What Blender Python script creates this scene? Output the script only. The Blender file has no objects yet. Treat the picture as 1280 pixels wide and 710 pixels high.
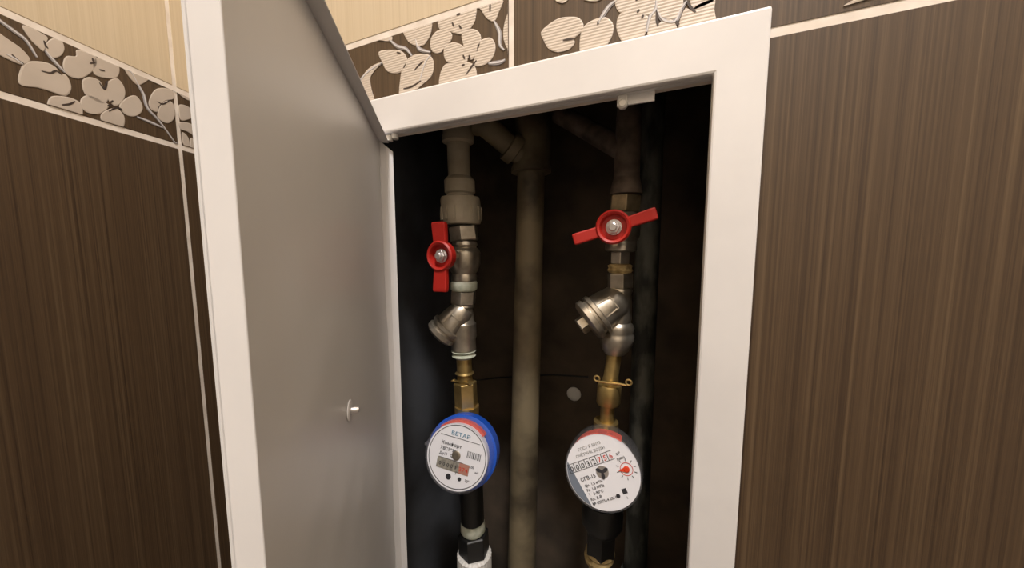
import bpy, bmesh, math, random
from mathutils import Vector, Matrix
random.seed(7)
sc = bpy.context.scene
col = sc.collection
H = 0.07            # height of the floral border tile, metres
ZB = 1.25           # height of its lower joint above the floor
# ------------------------------------------------------------------ camera
F, YAW, PIT, ROL = 429.88, -0.41511, 0.09887, -0.00213
CAM = Vector((8.17393*H, -3.7925*H, ZB-1.85607*H))
fw = Vector((math.sin(YAW)*math.cos(PIT), math.cos(YAW)*math.cos(PIT), -math.sin(PIT)))
rt = Vector((math.cos(YAW), -math.sin(YAW), 0)); up = rt.cross(fw)
r2 = rt*math.cos(ROL)+up*math.sin(ROL); u2 = -rt*math.sin(ROL)+up*math.cos(ROL)
cam = bpy.data.objects.new('camera', bpy.data.cameras.new('camera')); col.objects.link(cam)
m = Matrix((r2, u2, -fw)).transposed().to_4x4(); m.translation = CAM
cam.matrix_world = m
cam.data.sensor_fit = 'HORIZONTAL'; cam.data.sensor_width = 36; cam.data.lens = 36*F/1280
cam.data.clip_start = 0.01; cam.data.clip_end = 20
sc.camera = cam
# ------------------------------------------------------------------ light and exposure
w = bpy.data.worlds.new('world'); sc.world = w; w.use_nodes = True
w.node_tree.nodes['Background'].inputs[0].default_value = (0.9, 0.85, 0.8, 1)
w.node_tree.nodes['Background'].inputs[1].default_value = 0.02
LAMP = Vector((0.80, -0.62, 2.44))
la = bpy.data.lights.new('ceiling_lamp_light', 'AREA'); la.shape = 'DISK'; la.size = 0.16
la.energy = 20; la.color = (1.0, 0.95, 0.92)
lo = bpy.data.objects.new('ceiling_lamp_light', la); col.objects.link(lo); lo.location = LAMP
sc.view_settings.view_transform = 'Standard'; sc.view_settings.look = 'None'
sc.view_settings.gamma = 1; sc.view_settings.use_curve_mapping = False
sc.view_settings.exposure = 0.36
# ------------------------------------------------------------------ measuring helpers
def ray(u, v): return fw + r2*((u-640)/F) - u2*((v-355)/F)
def at(u, v, y):                       # point of the vertical plane y (in border heights) seen at pixel u,v
    d = ray(u, v); return CAM + d*((y*H-CAM.y)/d.y)
def size(px, P): return px*((P-CAM).dot(fw))/F     # metres covered by px pixels at P
# ------------------------------------------------------------------ materials
def mat(name, colr=(.5,.5,.5), rough=.5, metal=0., **kw):
    M = bpy.data.materials.new(name); M.use_nodes = True; nt = M.node_tree
    b = nt.nodes['Principled BSDF']
    b.inputs['Base Color'].default_value = (*colr, 1); b.inputs['Roughness'].default_value = rough
    b.inputs['Metallic'].default_value = metal
    for k, v in kw.items(): b.inputs[k.replace('_', ' ')].default_value = v
    return M
def N(M, t, **kw):
    n = M.node_tree.nodes.new(t)
    for k, v in kw.items(): setattr(n, k, v)
    return n
def L(M, a, b): M.node_tree.links.new(a, b)
def ramp(M, fac, stops):
    r = N(M, 'ShaderNodeValToRGB'); cr = r.color_ramp
    while len(cr.elements) < len(stops): cr.elements.new(.5)
    for e, (p, c) in zip(cr.elements, stops): e.position = p; e.color = (*c, 1)
    L(M, fac, r.inputs[0]); return r
def mottle(M, c1, c2, scale=30., bump=0., detail=5, lo=.35, hi=.65, stretch=(1,1,1), rough=None):
    tc = N(M, 'ShaderNodeTexCoord'); mp = N(M, 'ShaderNodeMapping'); mp.inputs['Scale'].default_value = stretch
    L(M, tc.outputs['Object'], mp.inputs[0])
    n = N(M, 'ShaderNodeTexNoise'); n.inputs['Scale'].default_value = scale; n.inputs['Detail'].default_value = detail
    L(M, mp.outputs[0], n.inputs['Vector'])
    r = ramp(M, n.outputs[0], [(lo, c1), (hi, c2)])
    b = M.node_tree.nodes['Principled BSDF']; L(M, r.outputs[0], b.inputs['Base Color'])
    if rough:
        q = N(M, 'ShaderNodeMapRange'); q.inputs[3].default_value = rough[0]; q.inputs[4].default_value = rough[1]
        L(M, n.outputs[0], q.inputs[0]); L(M, q.outputs[0], b.inputs['Roughness'])
    if bump:
        bp = N(M, 'ShaderNodeBump'); bp.inputs['Strength'].default_value = bump; bp.inputs['Distance'].default_value = .001
        L(M, n.outputs[0], bp.inputs['Height']); L(M, bp.outputs[0], b.inputs['Normal'])
    return M
def striped(name, dark, mid, light, rough, bump, lo=.36, hi=.62):
    M = mat(name, mid, rough); b = M.node_tree.nodes['Principled BSDF']
    tc = N(M, 'ShaderNodeTexCoord'); outs = []
    for sx, sz, s in ((760, 2.2, 1), (210, 1.0, 1), (1900, 25, 1)):
        mp = N(M, 'ShaderNodeMapping'); mp.inputs['Scale'].default_value = (sx, 0, sz)
        L(M, tc.outputs['Object'], mp.inputs[0])
        n = N(M, 'ShaderNodeTexNoise'); n.inputs['Scale'].default_value = s; n.inputs['Detail'].default_value = 2.5
        L(M, mp.outputs[0], n.inputs['Vector']); outs.append(n.outputs[0])
    a = N(M, 'ShaderNodeMath', operation='MULTIPLY_ADD'); a.inputs[1].default_value = .42; L(M, outs[0], a.inputs[0])
    a2 = N(M, 'ShaderNodeMath', operation='MULTIPLY'); a2.inputs[1].default_value = .43; L(M, outs[1], a2.inputs[0]); L(M, a2.outputs[0], a.inputs[2])
    a3 = N(M, 'ShaderNodeMath', operation='MULTIPLY_ADD'); a3.inputs[1].default_value = .15; L(M, outs[2], a3.inputs[0]); L(M, a.outputs[0], a3.inputs[2])
    r = ramp(M, a3.outputs[0], [(lo, dark), ((lo+hi)/2, mid), (hi, light)])
    L(M, r.outputs[0], b.inputs['Base Color'])
    bp = N(M, 'ShaderNodeBump'); bp.inputs['Strength'].default_value = bump; bp.inputs['Distance'].default_value = .0004
    L(M, a3.outputs[0], bp.inputs['Height']); L(M, bp.outputs[0], b.inputs['Normal'])
    return M
def ribbed(name, c1, c2):
    M = mat(name, c1, .5); b = M.node_tree.nodes['Principled BSDF']
    tc = N(M, 'ShaderNodeTexCoord'); wv = N(M, 'ShaderNodeTexWave', bands_direction='Z')
    wv.inputs['Scale'].default_value = 150; wv.inputs['Distortion'].default_value = .6
    L(M, tc.outputs['Object'], wv.inputs['Vector'])
    r = ramp(M, wv.outputs[0], [(.1, c1), (.9, c2)]); L(M, r.outputs[0], b.inputs['Base Color'])
    bp = N(M, 'ShaderNodeBump'); bp.inputs['Strength'].default_value = .4; bp.inputs['Distance'].default_value = .0004
    L(M, wv.outputs[0], bp.inputs['Height']); L(M, bp.outputs[0], b.inputs['Normal'])
    return M
MT = {}
MT['brown'] = striped('brown_striped_ceramic', (.043,.0245,.0125), (.080,.0490,.0250), (.128,.084,.045), .46, .45, .37, .66)
MT['beige'] = striped('beige_striped_ceramic', (.56,.455,.31), (.60,.495,.345), (.64,.535,.385), .4, .2)
MT['petal'] = ribbed('cream_relief_glaze', (.565,.485,.40), (.62,.54,.46))
MT['petal_flat'] = mottle(mat('cream_glaze', (.55,.47,.4), .4), (.50,.43,.36), (.56,.485,.41), 25, .05)
MT['vein'] = mat('dark_vein_glaze', (.05,.035,.03), .4)
MT['stem'] = mat('grey_stem_glaze', (.36,.34,.35), .35)
MT['stemlight'] = mat('pale_stem_glaze', (.62,.60,.60), .35)
MT['grout'] = mottle(mat('cream_grout', (.7,.6,.5), .7), (.70,.62,.54), (.84,.77,.69), 60, .3)
MT['enamel'] = mottle(mat('white_enamel', (.8,.77,.74), .38), (.725,.71,.705), (.785,.77,.765), 14, .02)
MT['sheet'] = mottle(mat('white_enamel_sheet', (.8,.77,.74), .34), (.665,.655,.65), (.715,.705,.70), 9, .0)
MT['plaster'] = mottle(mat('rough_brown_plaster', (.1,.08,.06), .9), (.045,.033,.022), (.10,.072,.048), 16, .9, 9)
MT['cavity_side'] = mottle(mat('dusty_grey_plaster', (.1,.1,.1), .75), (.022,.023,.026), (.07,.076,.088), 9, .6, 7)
MT['pipe_plastic'] = mottle(mat('dusty_grey_plastic', (.4,.38,.33), .55), (.27,.23,.165), (.44,.39,.30), 22, .15, 6)
MT['riser'] = mottle(mat('stained_beige_plastic', (.3,.27,.2), .6), (.055,.042,.025), (.205,.165,.10), 16, .2, 7, .33, .56)
MT['steel_old'] = mottle(mat('rusty_dark_steel', (.1,.08,.07), .7, .3), (.045,.030,.022), (.14,.105,.08), 55, .8, 8)
MT['galv'] = mottle(mat('galvanised_grey_green', (.1,.12,.11), .6, .2), (.020,.021,.017), (.12,.12,.10), 60, .6, 8, .42, .60, stretch=(1,1,.35))
MT['brass'] = mottle(mat('dull_brass', (.5,.36,.14), .38, .85), (.38,.27,.10), (.60,.44,.18), 45, .1)
MT['nickel'] = mottle(mat('nickel_plate', (.55,.5,.44), .33, .85), (.30,.265,.21), (.56,.51,.43), 55, .15)
MT['steel_brass'] = mottle(mat('tarnished_brass', (.3,.24,.15), .4, .7), (.12,.09,.05), (.30,.24,.15), 60, .2)
MT['red'] = mat('red_enamel', (.40,.013,.007), .5)
MT['redplastic'] = mat('red_plastic', (.70,.06,.02), .35)
MT['blue'] = mat('blue_plastic', (.012,.085,.50), .32)
MT['black'] = mat('black_plastic', (.010,.010,.010), .45)
MT['dial'] = mat('white_dial', (.80,.80,.84), .35)
MT['dialgrey'] = mat('grey_blue_print', (.17,.20,.25), .35)
MT['ink'] = mat('black_ink', (.03,.03,.035), .5)
MT['inkblue'] = mat('blue_ink', (.10,.26,.38), .5)
MT['inkred'] = mat('red_ink', (.55,.05,.03), .5)
MT['window'] = mottle(mat('register_glass', (.3,.28,.25), .3), (.16,.15,.13), (.34,.32,.27), 300)
MT['white'] = mat('white_plastic', (.66,.64,.60), .45)
MT['tape'] = mottle(mat('white_thread_tape', (.6,.62,.52), .7), (.40,.44,.34), (.62,.64,.54), 120, .6)
MT['hemp'] = mottle(mat('hemp_and_paste', (.4,.3,.12), .8), (.25,.17,.06), (.55,.42,.2), 200, 1.0)
MT['steel'] = mat('zinc_bolt', (.72,.70,.70), .28, .9)
MT['wallpaint'] = mat('pale_paint', (.62,.58,.52), .8)
MT['floor'] = mottle(mat('floor_stone', (.3,.25,.2), .4), (.22,.18,.14), (.32,.27,.22), 8)
def clear():
    M = bpy.data.materials.new('clear_plastic'); M.use_nodes = True; nt = M.node_tree
    b = nt.nodes['Principled BSDF']; b.inputs['Base Color'].default_value = (.55,.54,.56,1); b.inputs['Roughness'].default_value = .12
    t = N(M, 'ShaderNodeBsdfTransparent'); t.inputs[0].default_value = (.93,.93,.95,1)
    mx = N(M, 'ShaderNodeMixShader'); mx.inputs[0].default_value = .12
    L(M, t.outputs[0], mx.inputs[1]); L(M, b.outputs[0], mx.inputs[2]); L(M, mx.outputs[0], nt.nodes['Material Output'].inputs[0])
    return M
MT['clear'] = clear()
# ------------------------------------------------------------------ mesh helpers
def link(name, bm, m, parent=None, smooth=False, bev=0, loc=None):
    bmesh.ops.recalc_face_normals(bm, faces=bm.faces[:])
    me = bpy.data.meshes.new(name)
    if loc is not None: bmesh.ops.translate(bm, verts=bm.verts[:], vec=-loc)
    bm.to_mesh(me); bm.free()
    for x in (m if isinstance(m, (list, tuple)) else [m]): me.materials.append(x if not isinstance(x, str) else MT[x])
    o = bpy.data.objects.new(name, me); col.objects.link(o)
    if loc is not None: o.location = loc
    if parent: o.parent = parent
    if smooth:
        for p in me.polygons: p.use_smooth = True
        me.set_sharp_from_angle(angle=math.radians(38))
    if bev:
        b = o.modifiers.new('bevel', 'BEVEL'); b.width = bev; b.segments = 2; b.limit_method = 'ANGLE'; b.angle_limit = math.radians(40)
    return o
def part(name, bm, m, parent, **kw):      # a part whose mesh is given in world coordinates
    bmesh.ops.transform(bm, matrix=wm(parent).inverted(), verts=bm.verts[:])
    return link(name, bm, m, parent, **kw)
def wm(o):
    return (wm(o.parent) if o.parent else Matrix.Identity(4)) @ Matrix.LocRotScale(o.location, o.rotation_euler, o.scale)
def thing(name, label, cat, loc, rot=(0,0,0), group=None):
    o = bpy.data.objects.new(name, None); col.objects.link(o); o.empty_display_size = .02
    o.location = loc; o.rotation_euler = rot; o['label'] = label; o['category'] = cat
    if group: o['group'] = group
    return o
def tag(o, label, cat, group=None):
    o['label'] = label; o['category'] = cat
    if group: o['group'] = group
    return o
def box(bm, a, b, M=None):
    vs = [bm.verts.new((x, y, z)) for x in (a[0], b[0]) for y in (a[1], b[1]) for z in (a[2], b[2])]
    for f in ((0,1,3,2), (4,6,7,5), (0,4,5,1), (2,3,7,6), (0,2,6,4), (1,5,7,3)): bm.faces.new([vs[i] for i in f])
    if M: bmesh.ops.transform(bm, matrix=M, verts=vs)
    return vs
def frame_to(a, b):
    d = (b-a).normalized(); q = d.to_track_quat('Z', 'Y'); M = q.to_matrix().to_4x4(); M.translation = a; return M, (b-a).length
def lathe(bm, prof, M, n=32, cap=True, tw=0.):   # prof (radius, height) along local Z of M
    rings = []
    for r, h in prof:
        rings.append([bm.verts.new(M @ Vector((r*math.cos(2*math.pi*i/n+tw), r*math.sin(2*math.pi*i/n+tw), h))) for i in range(n)])
    for A, B in zip(rings, rings[1:]):
        for i in range(n): bm.faces.new((A[i], A[(i+1)%n], B[(i+1)%n], B[i]))
    if cap:
        bm.faces.new(rings[0]); bm.faces.new(rings[-1])
def rod(bm, a, b, r, n=24, r2_=None):
    M, l = frame_to(a, b); lathe(bm, [(r, 0), (r2_ or r, l)], M, n)
def hexn(bm, a, b, r, tw=0.3):
    M, l = frame_to(a, b); c = r*.1
    lathe(bm, [(r-c, 0), (r, c*.8), (r, l-c*.8), (r-c, l)], M, 6, tw=tw)
def torus(bm, c, R, r, M, n=32, k=10):
    g = []
    for i in range(n):
        a = 2*math.pi*i/n
        g.append([bm.verts.new(M @ Vector(((R+r*math.cos(2*math.pi*j/k))*math.cos(a), (R+r*math.cos(2*math.pi*j/k))*math.sin(a), r*math.sin(2*math.pi*j/k)+c))) for j in range(k)])
    for i in range(n):
        for j in range(k): bm.faces.new((g[i][j], g[(i+1)%n][j], g[(i+1)%n][(j+1)%k], g[i][(j+1)%k]))
def tube(bm, pts, r, n=10):
    rings = []
    for i, p in enumerate(pts):
        d = (pts[min(i+1, len(pts)-1)]-pts[max(i-1, 0)]).normalized(); q = d.to_track_quat('Z', 'Y')
        rings.append([bm.verts.new(p + q @ Vector((r*math.cos(2*math.pi*k/n), r*math.sin(2*math.pi*k/n), 0))) for k in range(n)])
    for A, B in zip(rings, rings[1:]):
        for k in range(n): bm.faces.new((A[k], A[(k+1)%n], B[(k+1)%n], B[k]))
    bm.faces.new(rings[0]); bm.faces.new(rings[-1])
def smoothpoly(pts, k=4, closed=True):
    out = []; n = len(pts)
    rng = range(n) if closed else range(n-1)
    for i in rng:
        if closed: p0, p1, p2, p3 = (pts[(i+j-1) % n] for j in range(4))
        else: p0, p1, p2, p3 = pts[max(i-1,0)], pts[i], pts[i+1], pts[min(i+2,n-1)]
        for s in range(k):
            t = s/k
            out.append(tuple(.5*((2*p1[c])+(-p0[c]+p2[c])*t+(2*p0[c]-5*p1[c]+4*p2[c]-p3[c])*t*t+(-p0[c]+3*p1[c]-3*p2[c]+p3[c])*t**3) for c in (0,1)))
    if not closed: out.append(pts[-1])
    return out
# ------------------------------------------------------------------ the walls with their tiles
AL = 0.35723                                    # the corner is not square
X0, X1, ZT, ZF = 4.30*H, 8.52*H, -0.29043*H, -9.2*H      # hatch opening (z relative to ZB)
def slab_with_hole(bm, x0, x1, z0, z1, ya, yb, hole):
    if hole and x0 < hole[1] and x1 > hole[0] and z0 < hole[3] and z1 > hole[2]:
        hx0, hx1, hz0, hz1 = hole
        a, b = max(x0, hx0), min(x1, hx1); c, d = max(z0, hz0), min(z1, hz1)
        if a > x0: box(bm, (x0, ya, z0), (a, yb, z1))
        if b < x1: box(bm, (b, ya, z0), (x1, yb, z1))
        if c > z0: box(bm, (a, ya, z0), (b, yb, c))
        if d < z1: box(bm, (a, ya, d), (b, yb, z1))
    else: box(bm, (x0, ya, z0), (x1, yb, z1))
ZTOP, ZBOT = 2.5-ZB, -ZB
hole = (X0-.0015, X1+.0015, ZF-.0015, ZT+.0015)
bm = bmesh.new(); slab_with_hole(bm, -.05, 1.16, ZBOT, ZTOP, .0004, .012, hole)
wall_back = link('wall_back', bm, 'grout'); wall_back.location = (0, 0, ZB); wall_back['kind'] = 'structure'
bm = bmesh.new(); box(bm, (-.03, -.020, ZBOT), (1.55, -.0004, ZTOP))
wall_left = link('wall_left', bm, 'grout'); wall_left.location = (0, 0, ZB); wall_left.rotation_euler = (0, 0, AL-math.pi/2); wall_left['kind'] = 'structure'
G, GZ = .0023, .0030                                        # half joint
def tiles(wall, xs, sgn, hole=None):
    rows = [(-17.86, -9.0, 'brown', 'brown_tile'), (-9.0, 0, 'brown', 'brown_tile'), (0, 1, 'brown', 'floral_border_tile'),
            (1, 6.7, 'beige', 'beige_tile'), (6.7, 12.4, 'beige', 'beige_tile'), (12.4, 17.86, 'beige', 'beige_tile')]
    res = {}
    for zi, (a, b, m_, nm) in enumerate(rows):
        for xi, (p, q) in enumerate(zip(xs, xs[1:])):
            bm = bmesh.new()
            ya, yb = (0, .0016) if sgn > 0 else (-.0016, 0)
            slab_with_hole(bm, p+G, q-G, a*H+GZ, b*H-GZ, ya, yb, hole)
            o = link(nm, bm, m_, wall, bev=.0006 if not hole else 0)
            res[(zi, xi)] = o
    return res
tb = tiles(wall_back, [0, .62*H, 6.5*H, 12.4*H, 16.5*H], 1, hole)
tl = tiles(wall_left, [0, .357*H, 6.25*H, 12.15*H, 18.05*H, 22*H], -1)
# floral relief, given in pixels on the wall and carried to the wall's own x,z
def onback(u, v): P = at(u, v, 0); return (P.x, P.z-ZB)
Dl = Vector((math.sin(AL), -math.cos(AL), 0)); nl = Vector((math.cos(AL), math.sin(AL), 0))
def onleft(u, v):
    d = ray(u, v); t = -(CAM.dot(nl))/(d.dot(nl)); P = CAM+d*t; return (P.dot(Dl), P.z-ZB)
def clipz(p, lo=.0035, hi=H-.0035): return (p[0], min(max(p[1], lo), hi))
def petal(name, px, f, sgn, parent, m_, xr=None):
    pts = [f(*p) for p in px]; pts = smoothpoly(pts, 4); pts = [clipz(p) for p in pts]
    if xr: pts = [(min(max(p[0], xr[0]), xr[1]), p[1]) for p in pts]
    cx = sum(p[0] for p in pts)/len(pts); cz = sum(p[1] for p in pts)/len(pts)
    bm = bmesh.new(); th = .0007*(-sgn)
    base = [bm.verts.new((p[0], -th*.2, p[1])) for p in pts]
    mid = [bm.verts.new((p[0], th*.7, p[1])) for p in pts]
    top = [bm.verts.new((cx+(p[0]-cx)*.93, th, cz+(p[1]-cz)*.93)) for p in pts]
    n = len(pts)
    for i in range(n):
        bm.faces.new((base[i], base[(i+1)%n], mid[(i+1)%n], mid[i])); bm.faces.new((mid[i], mid[(i+1)%n], top[(i+1)%n], top[i]))
    bm.faces.new(top)
    return link(name, bm, m_, parent)
def stroke(bm, px, f, sgn, wid, th, xr=None):
    pts = smoothpoly([f(*p) for p in px], 5, False); pts = [clipz(p) for p in pts]; y = -sgn*th
    if xr: pts = [p for p in pts if xr[0]+.0015 < p[0] < xr[1]-.0015]
    if len(pts) < 2: return
    L_, R_ = [], []
    for i, p in enumerate(pts):
        a, b = pts[max(i-1,0)], pts[min(i+1,len(pts)-1)]; d = Vector((b[0]-a[0], b[1]-a[1]))
        if d.length < 1e-9: d = Vector((1,0))
        d.normalize(); k = wid*(.35+.65*math.sin(math.pi*(i+.5)/len(pts)))
        for S, s in ((L_, 1), (R_, -1)): S.append([bm.verts.new((p[0]-d.y*k*s, yy, p[1]+d.x*k*s)) for yy in (0, y)])
    for i in range(len(pts)-1):
        bm.faces.new((L_[i][1], L_[i+1][1], R_[i+1][1], R_[i][1]))
        bm.faces.new((L_[i][0], L_[i+1][0], L_[i+1][1], L_[i][1])); bm.faces.new((R_[i][0], R_[i+1][0], R_[i+1][1], R_[i][1]))
def Z(ox, sc_, lst): return [[(ox+x/sc_, y/sc_) for x, y in s] for s in lst]
leftshapes = Z(0, 2.96, [
 [(-40,95),(0,125),(35,150),(75,178),(108,215),(105,232),(80,240),(40,225),(0,205),(-50,170)],
 [(80,95),(120,106),(150,122),(175,140),(166,165),(160,190),(140,175),(110,145)],
 [(170,160),(195,142),(225,150),(237,180),(225,205),(200,215),(180,205),(167,185)],
 [(90,232),(130,226),(175,233),(205,250),(222,272),(245,280),(262,318),(255,345),(235,355),(190,340),(140,325),(85,318),(66,300),(72,265)],
 [(185,360),(215,355),(260,362),(295,380),(305,405),(300,430),(260,420),(210,405),(175,392)],
 [(232,235),(245,208),(280,208),(282,185),(310,188),(350,205),(360,235),(340,265),(300,290),(262,285),(238,265)],
 [(345,215),(395,215),(432,232),(441,262),(430,287),(395,290),(352,278),(340,250)],
 [(303,300),(330,285),(368,300),(385,335),(400,365),(380,385),(340,370),(312,345)],
 [(385,330),(402,300),(432,290),(456,318),(462,350),(450,378),(425,392),(400,370)],
 [(300,365),(330,352),(375,372),(402,392),(372,420),(330,420),(300,398)],
 [(440,392),(468,362),(500,354),(522,380),(525,410),(500,430),(465,425)],
 [(375,420),(400,405),(432,402),(458,430),(458,465),(440,475),(400,455),(374,445)],
 [(550,375),(570,335),(600,325),(636,335),(641,365),(610,372),(585,395),(580,415),(556,402)],
 [(590,395),(615,372),(640,385),(646,430),(626,455),(600,450),(582,430)],
 [(455,245),(490,260),(545,285),(542,300),(512,315),(490,300),(470,275)],
 [(520,255),(560,240),(600,262),(606,290),(570,285)],
])
leftshapes2 = Z(0, 2.96, [
 [(662,388),(690,392),(712,412),(708,436),(672,446),(662,420)], [(664,452),(700,456),(722,474),(716,500),(690,486),(668,478)],
 [(672,490),(695,508),(700,545),(680,540)], [(705,510),(728,535),(730,570),(708,562)], [(640,318),(668,322),(702,345),(700,372),(665,352)]])
leftstems = Z(0, 2.96, [[(-30,45),(0,78),(50,115),(95,150),(135,212)], [(165,185),(195,222),(238,268)],
 [(470,240),(505,305),(530,350),(545,400),(590,450),(655,540)], [(505,432),(555,452),(600,472)], [(20,200),(50,215),(82,238)]])
leftveins = Z(0, 2.96, [[(150,262),(185,270),(205,262),(228,278)], [(40,200),(62,222),(85,236)], [(225,388),(255,385),(275,375)],
 [(160,150),(166,168),(175,180)], [(400,412),(432,398),(452,408)], [(365,305),(385,330),(395,300)], [(330,235),(350,230)], [(365,258),(385,262)],
 [(405,380),(416,372)], [(395,392),(410,388)], [(580,375),(600,385),(625,372)], [(340,215),(342,228)]])
backshapes = Z(380, 2.96, [
 [(272,142),(318,126),(326,150),(300,153)],
 [(370,112),(420,92),(470,75),(471,120),(455,155),(435,172),(400,165),(380,145)],
 [(500,70),(560,45),(632,25),(637,60),(625,95),(590,128),(545,120),(505,112)],
 [(475,135),(505,110),(545,122),(545,150),(520,180),(505,196),(480,195),(468,170)],
 [(278,193),(330,185),(365,192),(383,222),(375,255),(345,272),(310,265),(292,235)],
 [(360,275),(375,232),(405,205),(450,200),(475,215),(481,250),(470,285),(440,312),(400,345),(355,365)],
 [(290,232),(262,240),(230,265),(205,310),(200,345),(215,378),(262,385),(250,330),(246,290),(266,257)],
 [(585,128),(620,108),(648,120),(656,150),(645,190),(620,222),(598,200),(590,165)],
 [(650,155),(690,140),(708,165),(705,200),(685,230),(650,246),(628,238),(636,200)],
 [(518,200),(524,172),(555,158),(590,172),(605,205),(600,235),(560,240),(528,228)],
 [(505,275),(525,238),(565,238),(610,232),(632,245),(640,275),(640,310),(560,330),(505,325)],
 [(648,12),(735,-5),(720,50),(705,80),(680,72),(660,45)],
 [(795,-6),(852,-8),(850,60),(840,130),(820,175),(790,200),(760,190),(740,150),(740,100),(755,50),(775,12)]])
backshapes2 = Z(640, 4.923, [
 [(180,200),(230,150),(300,112),(400,108),(440,150),(425,200),(385,238),(385,270),(350,305),(280,322),(225,300),(195,250)],
 [(440,170),(500,125),(575,108),(620,145),(622,200),(600,255),(540,330),(430,340),(418,250)],
 [(635,30),(640,-30),(760,-50),(870,-20),(884,40),(850,95),(760,100),(670,85)],
 [(670,85),(760,95),(835,100),(828,160),(815,220),(760,290),(680,260),(642,170)],
 [(890,-10),(960,-40),(1045,-10),(1050,60),(1020,112),(960,125),(910,100),(890,50)],
 [(1032,130),(1065,55),(1100,60),(1160,20),(1245,-5),(1245,60),(1245,160),(1100,190),(1030,180)],
 [(1095,-20),(1180,-30),(1245,-30),(1245,10),(1160,50),(1110,60)],
 [(840,160),(878,62),(892,150),(930,128),(990,125),(1010,190),(900,250),(838,240)],
 [(270,0),(350,-8),(320,20),(285,16)], [(445,-2),(560,-14),(520,10),(470,8)],
 [(2040,40),(2090,8),(2200,-40),(2290,-50),(2240,-20),(2130,15)]])
backstems = Z(380, 2.96, [[(316,145),(345,172),(378,182),(400,208)], [(415,148),(428,182),(470,195)], [(430,300),(450,235),(470,205)],
 [(703,78),(724,120),(728,172),(770,205),(808,230)], [(684,236),(730,230),(762,208)], [(190,325),(235,270),(292,232)], [(835,20),(850,120),(835,190)]])
backstems2 = Z(640, 4.923, [[(530,150),(558,100),(600,40),(645,5)], [(830,200),(850,110),(885,60),(890,0)], [(890,60),(930,125),(1000,135),(1040,60),(1075,10)]])
backveins = Z(380, 2.96, [[(410,262),(430,240),(445,228)], [(600,280),(628,240),(640,225)], [(575,95),(584,108)], [(550,85),(556,100)], [(566,52),(580,50)],
 [(590,205),(596,220)], [(612,205),(616,222)], [(585,245),(596,240)], [(765,170),(770,120),(785,100)], [(690,15),(690,45)], [(370,330),(400,322),(435,300)], [(345,195),(360,200)]])
backveins2 = Z(640, 4.923, [[(315,252),(350,246),(385,240)], [(528,155),(535,130)], [(770,82),(785,62)], [(800,118),(808,95)], [(1075,10),(1100,50),(1130,80)],
 [(890,70),(892,130),(900,165)], [(1000,125),(1020,150),(1025,158)], [(760,5),(775,-2)]])
def motif(tile, shapes, f, sgn, xr=None):
    for s in shapes: petal('petal_relief', s, f, sgn, tile, 'petal' if sgn > 0 else 'petal_flat', xr)
def stems(tile, lst, veins, f, sgn, xr=None):
    for s in lst:
        bm = bmesh.new(); stroke(bm, s, f, sgn, .0016, .0006, xr); stroke(bm, s, f, sgn, .0006, .0010, xr)
        o = link('stem_relief', bm, ['stem', 'stemlight'], tile)
        for p in o.data.polygons[len(o.data.polygons)//2:]: p.material_index = 1
    bm = bmesh.new()
    for s in veins: stroke(bm, s, f, sgn, .0008, .0009, xr)
    link('vein_print', bm, 'vein', tile)
motif(tl[(2,1)], leftshapes, onleft, -1); stems(tl[(2,1)], leftstems, leftveins, onleft, -1, (.357*H+G, 6*H))
motif(tl[(2,0)], leftshapes2, onleft, -1)
motif(tb[(2,1)], backshapes, onback, 1, (.64*H, 6.5*H-G-.0005)); stems(tb[(2,1)], backstems, backveins, onback, 1, (.64*H, 6.5*H-G))
motif(tb[(2,2)], backshapes2, onback, 1, (6.5*H+G+.0005, 12.3*H)); stems(tb[(2,2)], backstems2, backveins2, onback, 1, (6.5*H+G, 12.3*H))
# rest of the small room
def struct(name, a, b, m_):
    bm = bmesh.new(); box(bm, a, b); o = link(name, bm, m_); o['kind'] = 'structure'; return o
struct('floor', (-.1, -1.3, -.05), (1.25, .35, 0), 'floor')
struct('ceiling', (-.1, -1.3, 2.5), (1.25, .35, 2.55), 'wallpaint')
struct('wall_right', (1.155, -1.3, 0), (1.2, .02, 2.5), 'wallpaint')
struct('wall_front', (-.1, -1.35, 0), (1.25, -1.3, 2.5), 'wallpaint')
# the pipe shaft behind the back wall
SX0, SX1, SY0, SY1 = 3.75*H, 9.3*H, .0122, 3.3*H
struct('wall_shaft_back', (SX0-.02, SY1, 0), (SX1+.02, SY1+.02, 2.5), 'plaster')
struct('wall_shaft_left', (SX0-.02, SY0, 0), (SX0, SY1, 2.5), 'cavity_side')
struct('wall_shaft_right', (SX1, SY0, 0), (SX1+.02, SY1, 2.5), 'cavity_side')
# ceiling lamp fixture above the camera
t = thing('ceiling_lamp', 'round white ceiling lamp above the access hatch', 'lamp', (LAMP.x, LAMP.y, 2.5))
bm = bmesh.new(); lathe(bm, [(.10, -.045), (.11, -.03), (.11, 0)], wm(t), 40); part('lamp_housing', bm, 'white', t, smooth=True)
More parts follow.
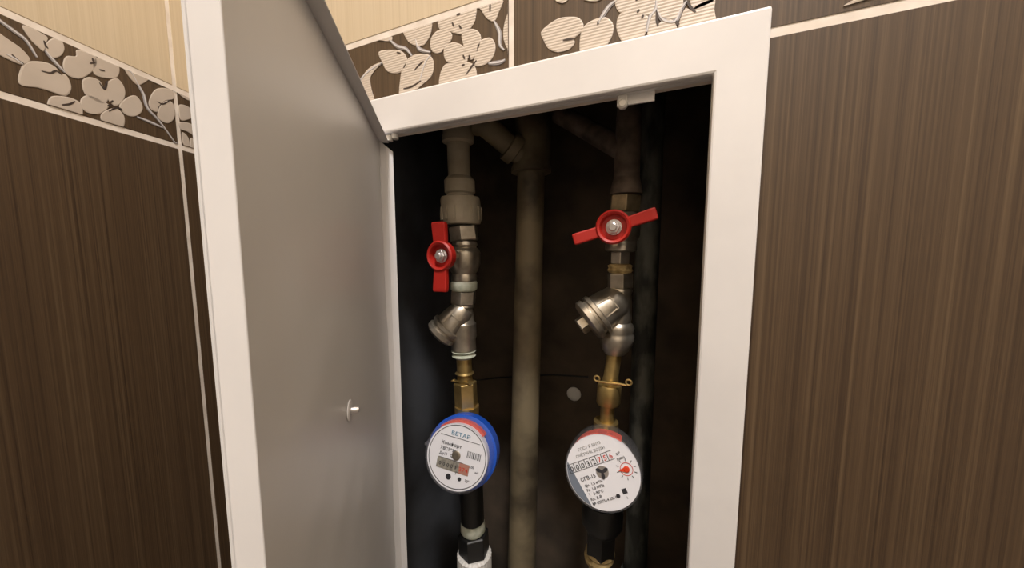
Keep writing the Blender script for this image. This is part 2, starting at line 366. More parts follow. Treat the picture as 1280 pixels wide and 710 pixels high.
# ------------------------------------------------------------------ access hatch: frame, door, latch
T = .10*H                                       # front face of the frame stands off the tiles
fx0, fx1, fz1, fz0 = 3.86*H, 8.92557*H, .17211*H, ZF-.46*H
hatch = thing('access_hatch', 'white enamelled steel access hatch frame with its door swung open', 'hatch', (fx0, 0, ZB+fz0))
bm = bmesh.new()
LT = .0012
def ringbox(bm, o, i, y0, y1):
    (a0, a1, c0, c1), (b0, b1, d0, d1) = o, i
    P = [[(a0,c0),(a1,c0),(a1,c1),(a0,c1)], [(b0,d0),(b1,d0),(b1,d1),(b0,d1)]]
    V = [[[bm.verts.new((x, y, ZB+z)) for x, z in ring] for ring in P] for y in (y0, y1)]
    for k in range(4):
        j = (k+1) % 4
        bm.faces.new((V[0][0][k], V[0][0][j], V[0][1][j], V[0][1][k])); bm.faces.new((V[1][0][k], V[1][0][j], V[1][1][j], V[1][1][k]))
        bm.faces.new((V[0][0][k], V[0][0][j], V[1][0][j], V[1][0][k])); bm.faces.new((V[0][1][k], V[0][1][j], V[1][1][j], V[1][1][k]))
ringbox(bm, (fx0, fx1, fz0, fz1), (X0, X1, ZF, ZT), -T, -.0003)
part('frame', bm, 'enamel', hatch, bev=.0016)
bm = bmesh.new(); ringbox(bm, (X0-.0012, X1+.0012, ZF-.0012, ZT+.0012), (X0, X1, ZF, ZT), -.0003, .0035)
part('inner_flange', bm, 'enamel', hatch)
# door: a shallow pan hinged at the left of the opening
HX, HY, DZ, PH, DW = 4.56*H, -.05*H, -.38*H, math.radians(36), 3.82*H
door_m = Matrix.Translation((HX, HY, ZB)) @ Matrix.Rotation(PH-math.pi/2, 4, 'Z')      # local x along door, local y toward inner side
DB = ZF+.1*H; th = .0010; fl = .076*H; hf = .10*H
bm = bmesh.new(); nx, nz = 40, 60
rnd = random.Random(3)
def wav(x, z):                                   # the thin sheet is slightly dented
    return .0007*math.sin(x*23+1)*math.sin(z*17)+.00035*math.sin(x*61+z*40)*math.sin(z*95+x*15)+.0009*math.exp(-((x-.035)**2+(z+.265)**2)/.0006)
gr = [[bm.verts.new((DW*i/nx, wav(DW*i/nx, DB+(DZ-DB)*j/nz), DB+(DZ-DB)*j/nz)) for j in range(nz+1)] for i in range(nx+1)]
for i in range(nx):
    for j in range(nz): bm.faces.new((gr[i][j], gr[i+1][j], gr[i+1][j+1], gr[i][j+1]))
box(bm, (0, -.0022, DB), (DW, -.0012, DZ))
bmesh.ops.transform(bm, matrix=door_m, verts=bm.verts[:])
door = part('door', bm, 'sheet', hatch, smooth=True)
door['label'] = 'white sheet steel door leaf, seen from its grey inner side'
def dpart(name, a, b, m_='enamel', bev=.0004):
    bm = bmesh.new(); box(bm, a, b); bmesh.ops.transform(bm, matrix=door_m, verts=bm.verts[:]); return part(name, bm, m_, door, bev=bev)
dpart('free_edge_flange', (DW-th, -.0022, DB), (DW, fl, DZ))
dpart('top_flange', (.001, -.0022, DZ-th), (DW-th, .11*H, DZ))
dpart('bottom_flange', (.001, -.0022, DB), (DW-th, .11*H, DB+th))
bm = bmesh.new(); c1, c2, zt2 = .07*H, .155*H, DZ-.03*H
prof = [(c1*.9, 0), (0, c1), (-.0008, c2), (-.0022, c2), (-.0014, c1*.9), (c1*.9-.001, -.0022)]
lo_ = [bm.verts.new((x, y, DB)) for x, y in prof]; hi_ = [bm.verts.new((x, y, DZ-max(0, y)*.75)) for x, y in prof]
for i in range(6): bm.faces.new((lo_[i], lo_[(i+1)%6], hi_[(i+1)%6], hi_[i]))
bm.faces.new(lo_); bm.faces.new(hi_); bmesh.ops.transform(bm, matrix=door_m, verts=bm.verts[:]); part('hinge_flange', bm, 'enamel', door)
# rivet where the latch sits on the leaf
d = ray(437, 513); nd = Vector((math.cos(PH), math.sin(PH), 0)); tt = ((Vector((HX, HY, 0))-CAM).dot(nd))/(d.dot(nd)); RP = CAM+d*tt
rm, _ = frame_to(RP, RP+nd*.01)
bm = bmesh.new(); lathe(bm, [(.0060, .0000), (.0056, .0005), (.0048, .0006)], rm, 28); part('rivet_washer', bm, 'enamel', door, smooth=True)
bm = bmesh.new(); lathe(bm, [(.0022, .0010), (.0022, .0035), (.0014, .0052)], rm, 16); part('rivet', bm, 'steel', door, smooth=True)
# catch and hinge pin on the underside of the top of the frame
def y0(u, v, y): return at(u, v, y)
a, b = at(772, 112, .07), at(819, 104, .07)
bm = bmesh.new(); box(bm, (a.x, .0036, ZB+ZT-.0065), (b.x, .0052, ZB+ZT+.001))
part('catch_plate', bm, 'enamel', hatch)
c = at(779, 117, .03); bm = bmesh.new(); lathe(bm, [(.0034, 0), (.0034, .003), (.0022, .0045)], Matrix.Translation((c.x, .0036, ZB+ZT-.0062)) @ Matrix.Rotation(math.pi/2, 4, 'X'), 18); box(bm, (c.x-.0030, .0005, ZB+ZT-.0062), (c.x+.0030, .0050, ZB+ZT-.0002)); part('catch_knob', bm, 'white', hatch, smooth=True)
c = at(494, 176, 0.0)
bm = bmesh.new(); rod(bm, Vector((c.x, c.y, ZB+ZT-.0045)), Vector((c.x, c.y, ZB+ZT)), .0032); rod(bm, Vector((c.x-.006, c.y-.001, ZB+ZT-.006)), Vector((c.x-.006, c.y-.001, ZB+ZT-.001)), .003)
part('hinge_pin', bm, 'white', hatch, smooth=True)
# ------------------------------------------------------------------ plumbing
class Stack:                                     # a vertical line of fittings; pixel rows turned into heights on plane y
    def __init__(s, line, y): s.line = line; s.y = y
    def P(s, v):
        ln = s.line
        for (v0, u0), (v1, u1) in zip(ln, ln[1:]):
            if v <= v1 or (v1, u1) == ln[-1]: return at(u0+(u1-u0)*(v-v0)/(v1-v0), v, s.y)
    def lathe(s, bm, prof, n=32):                # prof (v, width px)
        rings = []
        for v, wd in prof:
            p = s.P(v); r = size(wd, p)/2
            rings.append([bm.verts.new(p+Vector((r*math.cos(2*math.pi*i/n), r*math.sin(2*math.pi*i/n), 0))) for i in range(n)])
        for A, B in zip(rings, rings[1:]):
            for i in range(n): bm.faces.new((A[i], A[(i+1)%n], B[(i+1)%n], B[i]))
        bm.faces.new(rings[0]); bm.faces.new(rings[-1])
    def hex(s, bm, v0, v1, wd, tw=.35):
        a, b = s.P(v0), s.P(v1); hexn(bm, b, a, size(wd, a)/2*1.04, tw)
def sp(name, S, prof, m_, parent, n=32):
    bm = bmesh.new(); S.lathe(bm, prof, n); return part(name, bm, m_, parent, smooth=n > 8)
def hp(name, S, v0, v1, wd, m_, parent, tw=.35):
    bm = bmesh.new(); S.hex(bm, v0, v1, wd, tw); return part(name, bm, m_, parent, bev=.0006)
YP = 1.2
LS = Stack([(130,571),(190,573),(262,576),(300,581),(360,580),(400,578),(470,581),(560,586),(620,589),(710,594)], YP)
RS = Stack([(90,788),(190,785),(245,782),(320,775),(360,775),(425,771),(480,762),(540,757),(640,753),(690,750),(712,744)], YP)
def above(S, v0, du=0): return S.P(v0)
# left plastic supply pipe with its tee and union
t = thing('supply_pipe', 'grey plastic water pipe with tee and big union above the left red valve', 'pipe', LS.P(283))
bm = bmesh.new(); a = LS.P(150); top = Vector((a.x-.004, a.y, ZB+.55)); rod(bm, a, top, size(27, a)/2); LS.lathe(bm, [(148, 28), (222, 28)]); part('pipe', bm, 'pipe_plastic', t, smooth=True)
sp('tee', LS, [(108,37),(168,37),(170,39),(178,39),(180,30)], 'pipe_plastic', t)
bm = bmesh.new(); LS.lathe(bm, [(221,29),(223,33),(226,38),(241,38),(243,33),(245,33),(247,47),(251,49),(274,49),(280,44),(281,30)])
part('union_nut', bm, 'pipe_plastic', t, smooth=True)
bm = bmesh.new(); pc = LS.P(266)
for k in range(14):
    a = 2*math.pi*k/14; r = size(49, pc)/2
    box(bm, (-.0013, -.0012, -.0085), (.0013, .0012, .006), Matrix.Translation(pc+Vector((r*math.cos(a), r*math.sin(a), 0))) @ Matrix.Rotation(a, 4, 'Z'))
part('grip_ribs', bm, 'pipe_plastic', t)['kind'] = 'stuff'
# central riser with branch
CS = Stack([(100,667),(215,664),(240,661),(710,652)], 2.1)
t = thing('drain_riser', 'stained beige plastic riser with angled branch in the middle of the shaft', 'pipe', at(652, 710, 2.1)+Vector((0,0,-.3)))
bm = bmesh.new(); a = CS.P(700); rod(bm, a+Vector((.0,0,-.35)), a, size(35, a)/2); CS.lathe(bm, [(216,34),(700,35)]); part('lower_pipe', bm, 'riser', t, smooth=True)
bm = bmesh.new(); a = CS.P(140); rod(bm, a, Vector((a.x, a.y, ZB+.55)), size(46, a)/2); CS.lathe(bm, [(130,47),(206,47),(210,50),(216,50),(217,36)]); part('socket', bm, 'riser', t, smooth=True)
bm = bmesh.new(); A = LS.P(150); A = A.lerp(at(606, 156, YP+.15), .62); B = at(606, 156, YP+.15); Cc = at(640, 185, 1.8); D_ = at(668, 207, 2.1); tube(bm, [A, A.lerp(B, .5), B, B.lerp(Cc, .35), Cc, D_], size(29, B)/2, 20); part('branch', bm, 'riser', t, smooth=True)
bm = bmesh.new(); M_, l_ = frame_to(Cc, D_); lathe(bm, [(size(17, Cc), -.006), (size(19, Cc), -.005), (size(19, Cc), .006), (size(17, Cc), .007)], M_, 28); part('branch_collar', bm, 'riser', t, smooth=True)
# grey pipe at the right
GS = Stack([(90,817),(240,814),(500,802),(710,794)], 2.2)
bm = bmesh.new(); a = GS.P(700); rod(bm, a+Vector((0,0,-.35)), a, size(27, a)/2); GS.lathe(bm, [(120,29),(700,27)]); b = GS.P(125); rod(bm, b, Vector((b.x, b.y, ZB+.5)), size(29, b)/2)
t = thing('galvanised_pipe', 'grey green galvanised pipe running down at the right of the shaft', 'pipe', GS.P(700)+Vector((0,0,-.35)))
part('pipe', bm, 'galv', t, smooth=True)
bm = bmesh.new(); a = GS.P(690); lathe(bm, [(size(17, a), 0), (size(18, a), .003), (size(18, a), .03), (size(17, a), .033)], Matrix.Translation(a+Vector((0,0,-.06))), 28); part('coupling', bm, 'galv', t, smooth=True)
# right steel supply pipe
t = thing('supply_pipe', 'rusty dark steel pipe dropping to the right red valve', 'pipe', RS.P(243))
bm = bmesh.new(); a = RS.P(150); rod(bm, a, Vector((a.x+.003, a.y, ZB+.55)), size(30, a)/2); RS.lathe(bm, [(145,31),(228,31)]); part('pipe', bm, 'steel_old', t, smooth=True)
sp('threaded_end', RS, [(222,31),(232,36),(240,39),(243,39),(244,34)], 'steel_old', t)
bm = bmesh.new(); rod(bm, at(700, 143, 1.7), at(783, 190, YP), size(12, at(700,150,1.5))); part('branch', bm, 'steel_old', t, smooth=True)
# ball valves
def handle(t, cen, ang, l1, l2, rpx, wpx, y=.55, boltc=None):
    C0 = at(cen[0], cen[1], y); r = size(rpx, C0); k = size(1, C0)
    M_ = Matrix.Translation(C0) @ Matrix.Rotation(math.pi/2, 4, 'X')          # local z -> -y (towards the room)
    bm = bmesh.new()
    lathe(bm, [(r*.55, -.010), (r*.95, -.006), (r, .003), (r*.90, .0045), (r*.78, .0035), (r*.70, -.002), (.0005, -.002)], M_, 36)
    h = part('handle', bm, 'red', t, smooth=True); h['label'] = 'red butterfly handle'
    for a, ln in ((ang, l1), (ang+math.pi, l2)):
        bm = bmesh.new(); R_ = M_ @ Matrix.Rotation(a, 4, 'Z'); ww = size(wpx, C0)/2; L0 = r*.8; L1 = ln*k
        secs = [(L0, .92, -.003, .0025), (L0+(L1-L0)*.25, .95, -.003, .0030), (L0+(L1-L0)*.85, 1.0, -.002, .0045), (L1, .95, -.001, .0045)]
        rg = []
        for x, f_, z0, z1 in secs: rg.append([bm.verts.new(R_ @ Vector((x, yy*ww*f_, zz))) for yy, zz in ((-1, z0), (1, z0), (1, z1), (-1, z1))])
        for A_, B_ in zip(rg, rg[1:]):
            for i in range(4): bm.faces.new((A_[i], A_[(i+1)%4], B_[(i+1)%4], B_[i]))
        bm.faces.new(rg[0]); bm.faces.new(rg[-1]); part('wing', bm, 'red', h, bev=.0012)
    bm = bmesh.new(); lathe(bm, [(r*.46, -.002), (r*.46, -.0005)], M_, 28); lathe(bm, [(r*.38, -.001), (r*.40, 0), (r*.40, .0028), (r*.36, .0034)], M_, 6)
    lathe(bm, [(r*.24, .003), (r*.24, .0058), (r*.18, .0064)], M_, 20); part('bolt', bm, 'steel', h, bev=.0003)
    bm = bmesh.new(); rod(bm, C0+Vector((0, .006, 0)), Vector((C0.x, (YP-.1)*H, C0.z)), .0055); part('spindle', bm, 'nickel', t, smooth=True)
t = thing('ball_valve', 'left ball valve with its red handle standing upright', 'valve', LS.P(350))
hp('upper_nut', LS, 283, 302, 36, 'nickel', t)
sp('body', LS, [(302,30),(306,32),(309,29),(311,34),(316,40),(330,40),(338,34),(342,30),(345,32),(350,32)], 'nickel', t)
handle(t, (551, 320), math.pi/2, 42, 45, 19, 20)
sp('lower_neck', LS, [(349,30),(354,28)], 'nickel', t)
t = thing('ball_valve', 'right ball valve with its red handle turned crosswise', 'valve', RS.P(328))
hp('upper_nut', RS, 244, 266, 38, 'steel_brass', t, .2)
sp('body', RS, [(266,32),(270,36),(276,42),(296,42),(302,34),(306,38),(313,38),(315,30)], 'nickel', t)
hp('lower_nut', RS, 314, 330, 24, 'nickel', t, .1)
handle(t, (767, 284), math.radians(17), 52, 52, 21.5, 15)
# strainers
def strainer(label, S, cap_a, cap_b, wpx, yb, parts_):
    t = thing('y_strainer', label, 'strainer', S.P(parts_['base']))
    if 'seal' in parts_: sp('thread_seal', S, parts_['seal'][0], parts_['seal'][1], t)
    hp('upper_nut', S, *parts_['nut'], 'nickel', t)
    sp('body', S, parts_['body'], 'nickel', t)
    a = at(*cap_a, YP-.02); b = at(*cap_b, yb); M_, l_ = frame_to(a, b); r = size(wpx, b)/2
    bm = bmesh.new(); lathe(bm, [(r*.55, -.002), (r*.74, l_*.10), (r*.84, l_*.4), (r*.88, l_*.62)], M_, 32); part('branch', bm, 'nickel', t, smooth=True)
    bm = bmesh.new(); lathe(bm, [(r*.84, l_*.60), (r, l_*.64), (r, l_*.72), (r*.9, l_*.74), (r*.9, l_*.80), (r, l_*.82), (r, l_*.93), (r*.85, l_*.99), (r*.4, l_)], M_, 32)
    cp = part('cap', bm, 'nickel', t, smooth=True)
    bm = bmesh.new(); ht = 1.18 if parts_.get('bolt') else 1.04
    lathe(bm, [(r*.42, l_*.98), (r*.42, l_*ht), (r*.36, l_*(ht+.02))], M_, 6 if parts_.get('bolt') else 24); part('cap_bolt', bm, 'nickel', cp, bev=.0003)
    bm = bmesh.new(); c_ = a.lerp(b, .42); out = (CAM-c_).normalized(); ax = (b-a).normalized(); nn = (out-ax*out.dot(ax)).normalized()
    Q = Matrix((ax, nn.cross(ax), nn)).transposed().to_4x4(); Q.translation = c_+nn*r*.76
    e = r*.34
    for (p, q) in (((-e,-e),(e,-e+.0008)), ((-e,e-.0008),(e,e)), ((-e,-e),(-e+.0008,e)), ((e-.0008,-e),(e,e)), ((-.0006,-e*.5),(.0006,e*.5))): box(bm, (p[0], p[1], -.001), (q[0], q[1], .0009), Q)
    part('embossed_mark', bm, 'nickel', t)
    return t
t = strainer('smaller strainer below the left valve with ridged cap and thread tape', LS, (581, 386), (549, 420), 41, .98,
  dict(base=436, seal=([(351,30),(353,33),(361,33),(363,30)], 'tape'), nut=(363, 380, 31), body=[(380,26),(383,28),(386,24),(394,27),(402,30),(404,34),(420,34),(424,31),(436,31),(438,26)]))
sp('lower_thread_seal', LS, [(436,26),(438,31),(441,27),(444,30),(447,22)], 'tape', t)
t = strainer('larger strainer below the right valve with smooth cap and rounded union', RS, (776, 372), (733, 403), 54, .98,
  dict(base=440, seal=([(330,24),(332,30),(335,28),(338,31),(341,26)], 'hemp'), nut=(341, 360, 31), body=[(360,27),(363,30),(368,28),(380,31),(398,32),(404,30)], bolt=1))
sp('rounded_union', RS, [(402,30),(405,36),(409,40),(414,38),(417,38),(419,41),(424,41),(430,38),(437,32),(442,24)], 'nickel', t)
# unions carrying the meters
t = thing('meter_union', 'brass meter union with two wire eyes between left strainer and blue ringed meter', 'pipe fitting', LS.P(500))
sp('tailpipe', LS, [(446,19),(464,19),(466,24),(468,19),(482,19)], 'brass', t)
bm = bmesh.new(); a = LS.P(475)
for s in (-1, 1):
    lathe(bm, [(.0028, 0), (.0028, .0016)], Matrix.Translation(a+Vector((s*.0115, -.008, 0))) @ Matrix.Rotation(.5*s, 4, 'Y'), 14)
box(bm, (a.x-.0105, a.y-.0095, a.z), (a.x+.0105, a.y-.0065, a.z+.0014)); part('sealing_eyes', bm, 'brass', t)
hp('nut', LS, 477, 516, 28, 'brass', t, .2)
t = thing('meter_union', 'brass meter union with two sealing eyes above the red and white meter', 'pipe fitting', RS.P(530))
sp('tailpipe', RS, [(440,18),(470,18),(476,20),(482,20)], 'brass', t)
sp('nut', RS, [(480,27),(482,29),(502,29),(505,26),(506,17),(560,17)], 'brass', t)
for s, (u, v) in ((-1, (746, 473)), (1, (786, 478))):
    p = at(u, v, YP-.15); q = at(762, 479, YP-.15); bm = bmesh.new()
    M_ = Matrix.Translation(p) @ Matrix.Rotation(math.pi/2, 4, 'X'); torus(bm, 0, .0026, .0009, M_, 18, 8)
    tube(bm, [p+Vector((-s*.002, 0, -.0032)), p.lerp(q, .5)+Vector((0, 0, -.001)), q], .0011, 8); part('sealing_eye', bm, 'brass', t, smooth=True)
# ------------------------------------------------------------------ water meters
def text_into(bm, s, x, z, h, M_, align='LEFT', yy=.0004, sx=1.0):
    cu = bpy.data.curves.new('t', 'FONT'); cu.body = s; cu.size = h; cu.align_x = align; cu.resolution_u = 2
    cu.offset = h*.012
    o = bpy.data.objects.new('t', cu); col.objects.link(o); dg = bpy.context.evaluated_depsgraph_get(); dg.update()
    me = bpy.data.meshes.new_from_object(o.evaluated_get(dg)); bpy.data.objects.remove(o)
    n0 = len(bm.verts); bm.from_mesh(me); bm.verts.ensure_lookup_table()
    for v in bm.verts[n0:]: v.co = M_ @ Vector((x+v.co.x*sx, z+v.co.y, yy))
    bpy.data.meshes.remove(me)
def rect(bm, x0, z0, x1, z1, M_, yy=.0003):
    bm.faces.new([bm.verts.new(M_ @ Vector((x, z, yy))) for x, z in ((x0,z0),(x1,z0),(x1,z1),(x0,z1))])
def sector(bm, r0, r1, a0, a1, z0, z1, M_, n=24):
    g = []
    for i in range(n+1):
        a = a0+(a1-a0)*i/n; g.append([bm.verts.new(M_ @ Vector((r*math.cos(a), r*math.sin(a), z))) for r, z in ((r0,z0),(r1,z0),(r1,z1),(r0,z1))])
    for A_, B_ in zip(g, g[1:]):
        for i in range(4): bm.faces.new((A_[i], A_[(i+1)%4], B_[(i+1)%4], B_[i]))
    bm.faces.new(g[0]); bm.faces.new(g[-1])
def meter_frame(cu, cv, y, roll, yaw, pit):      # the dial is turned a little towards the person reading it
    C0 = at(cu, cv, y)
    return C0, Matrix.Translation(C0) @ Matrix.Rotation(yaw, 4, 'Z') @ Matrix.Rotation(-pit, 4, 'X') @ Matrix.Rotation(math.pi/2, 4, 'X') @ Matrix.Rotation(roll, 4, 'Z')
# left meter -----------------
C0, M_ = meter_frame(571, 571, .50, math.radians(-8), math.radians(10), math.radians(13)); R = size(40.5, C0); dep = (YP-.50)*H
t = thing('water_meter', 'left water meter with a bright blue ring around its white dial', 'water meter', Vector((C0.x, YP*H, C0.z-R)))
bm = bmesh.new(); lathe(bm, [(R*.98, -.032), (R*1.14, -.030), (R*1.16, -.015), (R*1.04, -.013)], M_, 56); part('ring', bm, 'blue', t, smooth=True)['label'] = 'bright blue ring'
bm = bmesh.new(); lathe(bm, [(R*.50, -.050), (R*.66, -.046), (R*.80, -.032), (R*.8, -.025)], M_, 40)
lathe(bm, [(R*.42, -.014), (R*.42, .014)], Matrix.Translation(LS.P(520)), 28); part('body', bm, 'brass', t, smooth=True)
bm = bmesh.new(); rod(bm, LS.P(616)+Vector((0,0,.02)), LS.P(650), size(29, LS.P(630))/2); part('outlet', bm, 'black', t, smooth=True)
bm = bmesh.new(); sector(bm, R*.90, R*1.05, math.radians(48), math.radians(140), -.019, -.007, M_, 30); part('seal_collar', bm, 'redplastic', t)['label'] = 'red seal collar'
bm = bmesh.new(); lathe(bm, [(R*.96, -.011), (R*.96, -.001), (R, 0)], M_, 56); dial = part('dial', bm, 'dial', t, smooth=True)
bm = bmesh.new(); lathe(bm, [(R*1.10, -.015), (R*1.11, -.008), (R*1.09, -.001), (R*1.02, .0015), (R*.985, .001)], M_, 64, cap=False); part('clear_cover', bm, 'clear', t, smooth=True)
k = R/41.
bm = bmesh.new()
for a0, a1 in ((0, math.pi), (math.pi, 2*math.pi)): sector(bm, R*.925, R*.945, a0, a1, .0001, .00025, M_, 32)
rect(bm, -27*k, 22*k, 27*k, 22.6*k, M_)
text_into(bm, 'Комфорт', -24*k, 11*k, 5.6*k, M_, sx=1.15); text_into(bm, 'ХВС', -24*k, 4.3*k, 5.2*k, M_); text_into(bm, 'Р°30', -13*k, 4.3*k, 5.2*k, M_)
text_into(bm, 'Ду15   Qn', -24*k, -2*k, 4.6*k, M_)
text_into(bm, '0,00', 18*k, -8*k, 4*k, M_); text_into(bm, 'м³', 27*k, -13*k, 4.5*k, M_); text_into(bm, '30°', 16*k, -26*k, 4.5*k, M_)
text_into(bm, 'Г', 2*k, -21*k, 5*k, M_)
lathe(bm, [(2.4*k, .0002), (2.4*k, .0003)], M_ @ Matrix.Translation((9*k, -25*k, 0)), 16); lathe(bm, [(3.6*k, .0002), (3.6*k, .0003)], M_ @ Matrix.Translation((-6*k, -26*k, 0)), 20)
for i, wd in enumerate([.8,.4,1,.4,.6,1.2,.4,.8,.4,1.1,.5,.8]): rect(bm, (13+i*1.55)*k, 3*k, (13+i*1.55+wd)*k, 11*k, M_)
part('lettering', bm, 'ink', dial)
bm = bmesh.new(); text_into(bm, 'БЕТАР', 0, 25*k, 6.4*k, M_, 'CENTER', sx=1.3); part('blue_lettering', bm, 'inkblue', dial)
bm = bmesh.new(); box(bm, (-25*k, -18.5*k, 0), (19*k, -5.5*k, .0004), M_); part('register_window', bm, 'window', dial)
bm = bmesh.new()
for i in range(5): text_into(bm, '00001'[i], (-22+i*5.4)*k, -14.8*k, 6.5*k, M_, yy=.0006)
rect(bm, -23*k, -5.6*k, 10*k, -5.0*k, M_, .0006)
part('register_digits', bm, 'ink', dial)
bm = bmesh.new(); rect(bm, 5.5*k, -18.3*k, 18.8*k, -5.8*k, M_, .0005); part('litre_window', bm, mat('litre_window_red', (.42,.20,.15), .4), dial)
bm = bmesh.new()
for i in range(3): text_into(bm, '274'[i], (6+i*4.3)*k, -14.8*k, 6.5*k, M_, yy=.0007)
part('litre_digits', bm, 'inkred', dial)
bm = bmesh.new(); lathe(bm, [(5.8*k, .0002), (5.8*k, .0008), (5.2*k, .0012), (.0001, .0012)], M_ @ Matrix.Translation((-1*k, 1.5*k, 0)), 24); part('hub', bm, 'nickel', dial, smooth=True)
bm = bmesh.new(); box(bm, (-R*1.16, .001, -.010), (-R*1.02, .004, -.002), M_); part('hinge_lug', bm, 'clear', t)
# tail below left meter
t = thing('compression_joint', 'black hex nut and ribbed white plastic coupler below the left meter', 'pipe fitting', LS.P(712)+Vector((0,0,-.02)))
sp('thread_seal', LS, [(650,26),(653,30),(661,31),(664,27)], 'tape', t)
hp('hex_nut', LS, 664, 690, 37, 'black', t, .15)
bm = bmesh.new(); a = LS.P(690); r = size(43, a)/2; n = 56
rg = [[bm.verts.new(a+Vector(((r+e_-(.0006 if i % 2 else 0))*math.cos(2*math.pi*i/n), (r+e_-(.0006 if i % 2 else 0))*math.sin(2*math.pi*i/n), dz))) for i in range(n)] for e_, dz in ((-.003,.001), (0,-.001), (0,-.05), (-.002,-.052))]
for A_, B_ in zip(rg, rg[1:]):
    for i in range(n): bm.faces.new((A_[i], A_[(i+1)%n], B_[(i+1)%n], B_[i]))
bm.faces.new(rg[0]); bm.faces.new(rg[-1]); part('coupler', bm, 'white', t)
bm = bmesh.new(); rod(bm, a+Vector((0,0,-.045)), a+Vector((0,0,-.30)), r*.65); part('pipe', bm, 'white', t, smooth=True)
# right meter -----------------
C0, M_ = meter_frame(753, 590, .50, math.radians(29), math.radians(3), math.radians(12)); R = size(45, C0); k = R/46.
t = thing('water_meter', 'right water meter with grey white dial, red pointer and orange red collar', 'water meter', Vector((C0.x, YP*H, C0.z-R)))
bm = bmesh.new(); lathe(bm, [(R*.45, -.050), (R*.60, -.046), (R*.78, -.034), (R*.84, -.018)], M_, 40)
lathe(bm, [(R*.38, -.012), (R*.38, .012)], Matrix.Translation(RS.P(540)), 28); part('body', bm, 'brass', t, smooth=True)
bm = bmesh.new(); sector(bm, R*.84, R*.985, math.radians(33), math.radians(132), -.020, -.006, M_, 30)
part('seal_collar', bm, 'redplastic', t)['label'] = 'orange red seal collar'
bm = bmesh.new(); sector(bm, R*.985, R*.992, math.radians(58), math.radians(72), -.013, -.005, M_, 8); sector(bm, R*.985, R*.992, math.radians(48), math.radians(54), -.012, -.006, M_, 8); part('collar_marks', bm, 'inkred', t)
bm = bmesh.new(); lathe(bm, [(R*.93, -.011), (R*.93, -.001), (R, 0)], M_, 56); dial = part('dial', bm, 'dial', t, smooth=True)
bm = bmesh.new(); lathe(bm, [(R*1.04, -.030), (R*1.07, -.026), (R*1.075, -.006), (R*1.04, .0005), (R*.99, .001)], M_, 64, cap=False); part('clear_cover', bm, 'clear', t, smooth=True)
bm = bmesh.new(); a0, a1 = math.radians(146), math.radians(227); n = 20     # grey blue segment printed on the left of the dial
vs = [bm.verts.new(M_ @ Vector((R*.985*math.cos(a0+(a1-a0)*i/n), R*.985*math.sin(a0+(a1-a0)*i/n), .0002))) for i in range(n+1)]; bm.faces.new(vs)
part('printed_segment', bm, 'dialgrey', dial)
bm = bmesh.new()
rect(bm, -40*k, 20.4*k, 22*k, 21*k, M_); rect(bm, -40*k, 9.8*k, 22*k, 10.4*k, M_)
for i in range(8): rect(bm, (-40+i*7.75)*k, 10*k, (-39.2+i*7.75)*k, 20.8*k, M_)
text_into(bm, 'м³', 26*k, 13*k, 5*k, M_)
text_into(bm, 'СГВ-15', -31*k, -3*k, 6.4*k, M_)
for i, s in enumerate(['Qn  1,5 м³/ч', 'Pn  1,0 МПа', 'Т   5-90°С', 'Кл. А-В', '№ 0327514 2011']): text_into(bm, s, -29*k, (-10.5-5.6*i)*k, 4.6*k, M_)
text_into(bm, '0,0001', 24*k, 7*k, 4.0*k, M_)
lathe(bm, [(2.6*k, .0002), (2.6*k, .0003)], M_ @ Matrix.Translation((6*k, -31*k, 0)), 16); rect(bm, 13*k, -31*k, 19*k, -25*k, M_); text_into(bm, '1', 15*k, -37*k, 4*k, M_)
cx, cz = 30.0, -5.5
for i in range(10):
    a = 2*math.pi*i/10; Q = M_ @ Matrix.Translation((cx*k, cz*k, 0)) @ Matrix.Rotation(a, 4, 'Z'); rect(bm, 9.5*k, -.4*k, 12.8*k, .4*k, Q)
part('lettering', bm, 'ink', dial)
bm = bmesh.new(); text_into(bm, 'ГОСТ Р 50193', -2*k, 32*k, 5*k, M_, 'CENTER'); text_into(bm, 'СЧЁТЧИК ВОДЫ', -4*k, 25*k, 5*k, M_, 'CENTER'); part('faint_lettering', bm, mat('faint_grey_ink', (.33,.33,.33), .5), dial)
bm = bmesh.new()
for i in range(5): text_into(bm, '00032'[i], (-38+i*7.75)*k, 11.6*k, 9*k, M_)
part('register_digits', bm, 'ink', dial)
bm = bmesh.new()
for i in range(3): text_into(bm, '756'[i], (.9+i*7.75)*k, 11.6*k, 9*k, M_)
sector(bm, 7.2*k, 7.9*k, 0, 2*math.pi, .0001, .0003, M_ @ Matrix.Translation((cx*k, cz*k, 0)), 30)
part('litre_digits', bm, 'inkred', dial)
bm = bmesh.new(); Q = M_ @ Matrix.Translation((cx*k, cz*k, 0)) @ Matrix.Rotation(math.radians(172), 4, 'Z')
lathe(bm, [(3.8*k, .0002), (3.8*k, .0009), (2.5*k, .0012)], Q, 24)
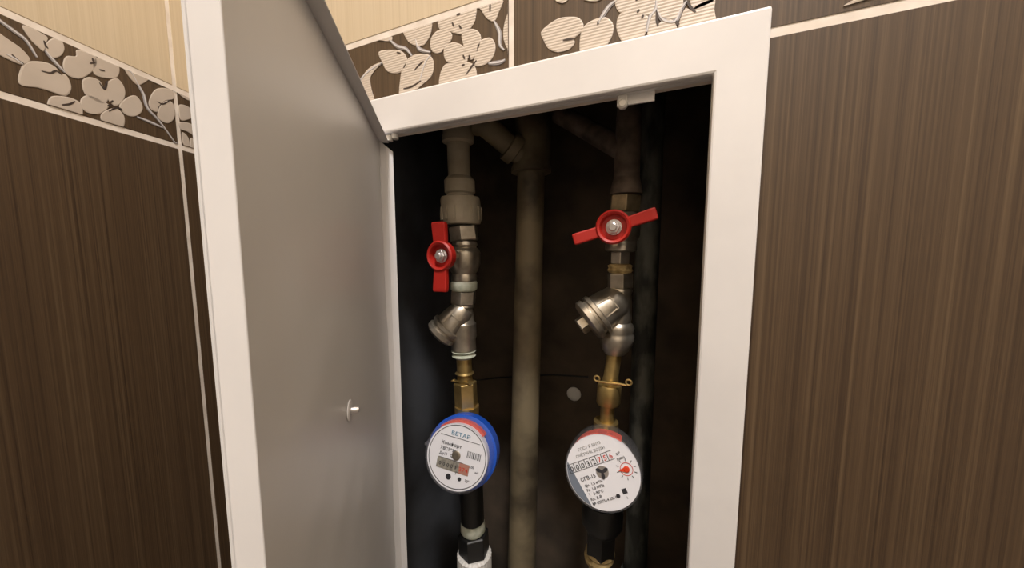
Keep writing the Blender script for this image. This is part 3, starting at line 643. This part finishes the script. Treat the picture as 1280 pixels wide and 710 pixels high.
vs = [bm.verts.new(Q @ Vector(p)) for p in ((3*k, -2.6*k, .0009), (10.5*k, 0, .0009), (3*k, 2.6*k, .0009))]; bm.faces.new(vs)
part('pointer', bm, 'redplastic', dial)['label'] = 'red pointer'
bm = bmesh.new(); Q = M_ @ Matrix.Rotation(math.radians(-14), 4, 'Z')
lathe(bm, [(7.8*k, .0001), (7.8*k, .0003)], Q, 30); part('indicator_disc', bm, 'steel', dial)
bm = bmesh.new(); vs = []
for i in range(72):
    a = 2*math.pi*i/72
    rr = (2.0+6.6*abs(math.cos(1.5*(a+math.pi/2)))**3)*k; vs.append(bm.verts.new(Q @ Vector((rr*math.cos(a), rr*math.sin(a), .0006))))
bm.faces.new(vs); part('star_indicator', bm, 'ink', dial)
# tail below right meter
t = thing('compression_joint', 'black tapered nut wound with hemp below the right meter', 'pipe fitting', RS.P(712)+Vector((0,0,-.02)))
sp('tapered_nut', RS, [(626,44),(636,50),(652,50),(660,40),(662,36)], 'black', t)
hp('hex_nut', RS, 660, 690, 36, 'black', t, .2)
sp('thread_seal', RS, [(686,32),(689,36),(692,32),(695,36),(699,33),(703,26)], 'hemp', t)
bm = bmesh.new(); a = RS.P(700); rod(bm, a, a+Vector((-.004,0,-.30)), size(22, a)/2); part('pipe', bm, 'nickel', t, smooth=True)
# small things on the back of the shaft
p = at(717, 493, 3.26); bm = bmesh.new(); lathe(bm, [(.0105, 0), (.0105, .002), (.008, .0035), (.003, .0038)], Matrix.Translation((p.x, SY1, p.z)) @ Matrix.Rotation(math.pi/2, 4, 'X'), 28)
o = link('dowel_cap', bm, 'white', None, smooth=True, loc=p); tag(o, 'round white plastic cap on the brown back of the shaft', 'cap')
bm = bmesh.new(); pts = [at(u, v, 3.25) for u, v in ((505,487),(560,480),(620,473),(690,469),(735,472))]
for q in pts: q.y = SY1-.0012
tube(bm, pts, .0012, 8); o = link('thin_wire', bm, 'black', None, loc=pts[0]); tag(o, 'thin dark wire strung across the back of the shaft', 'wire')
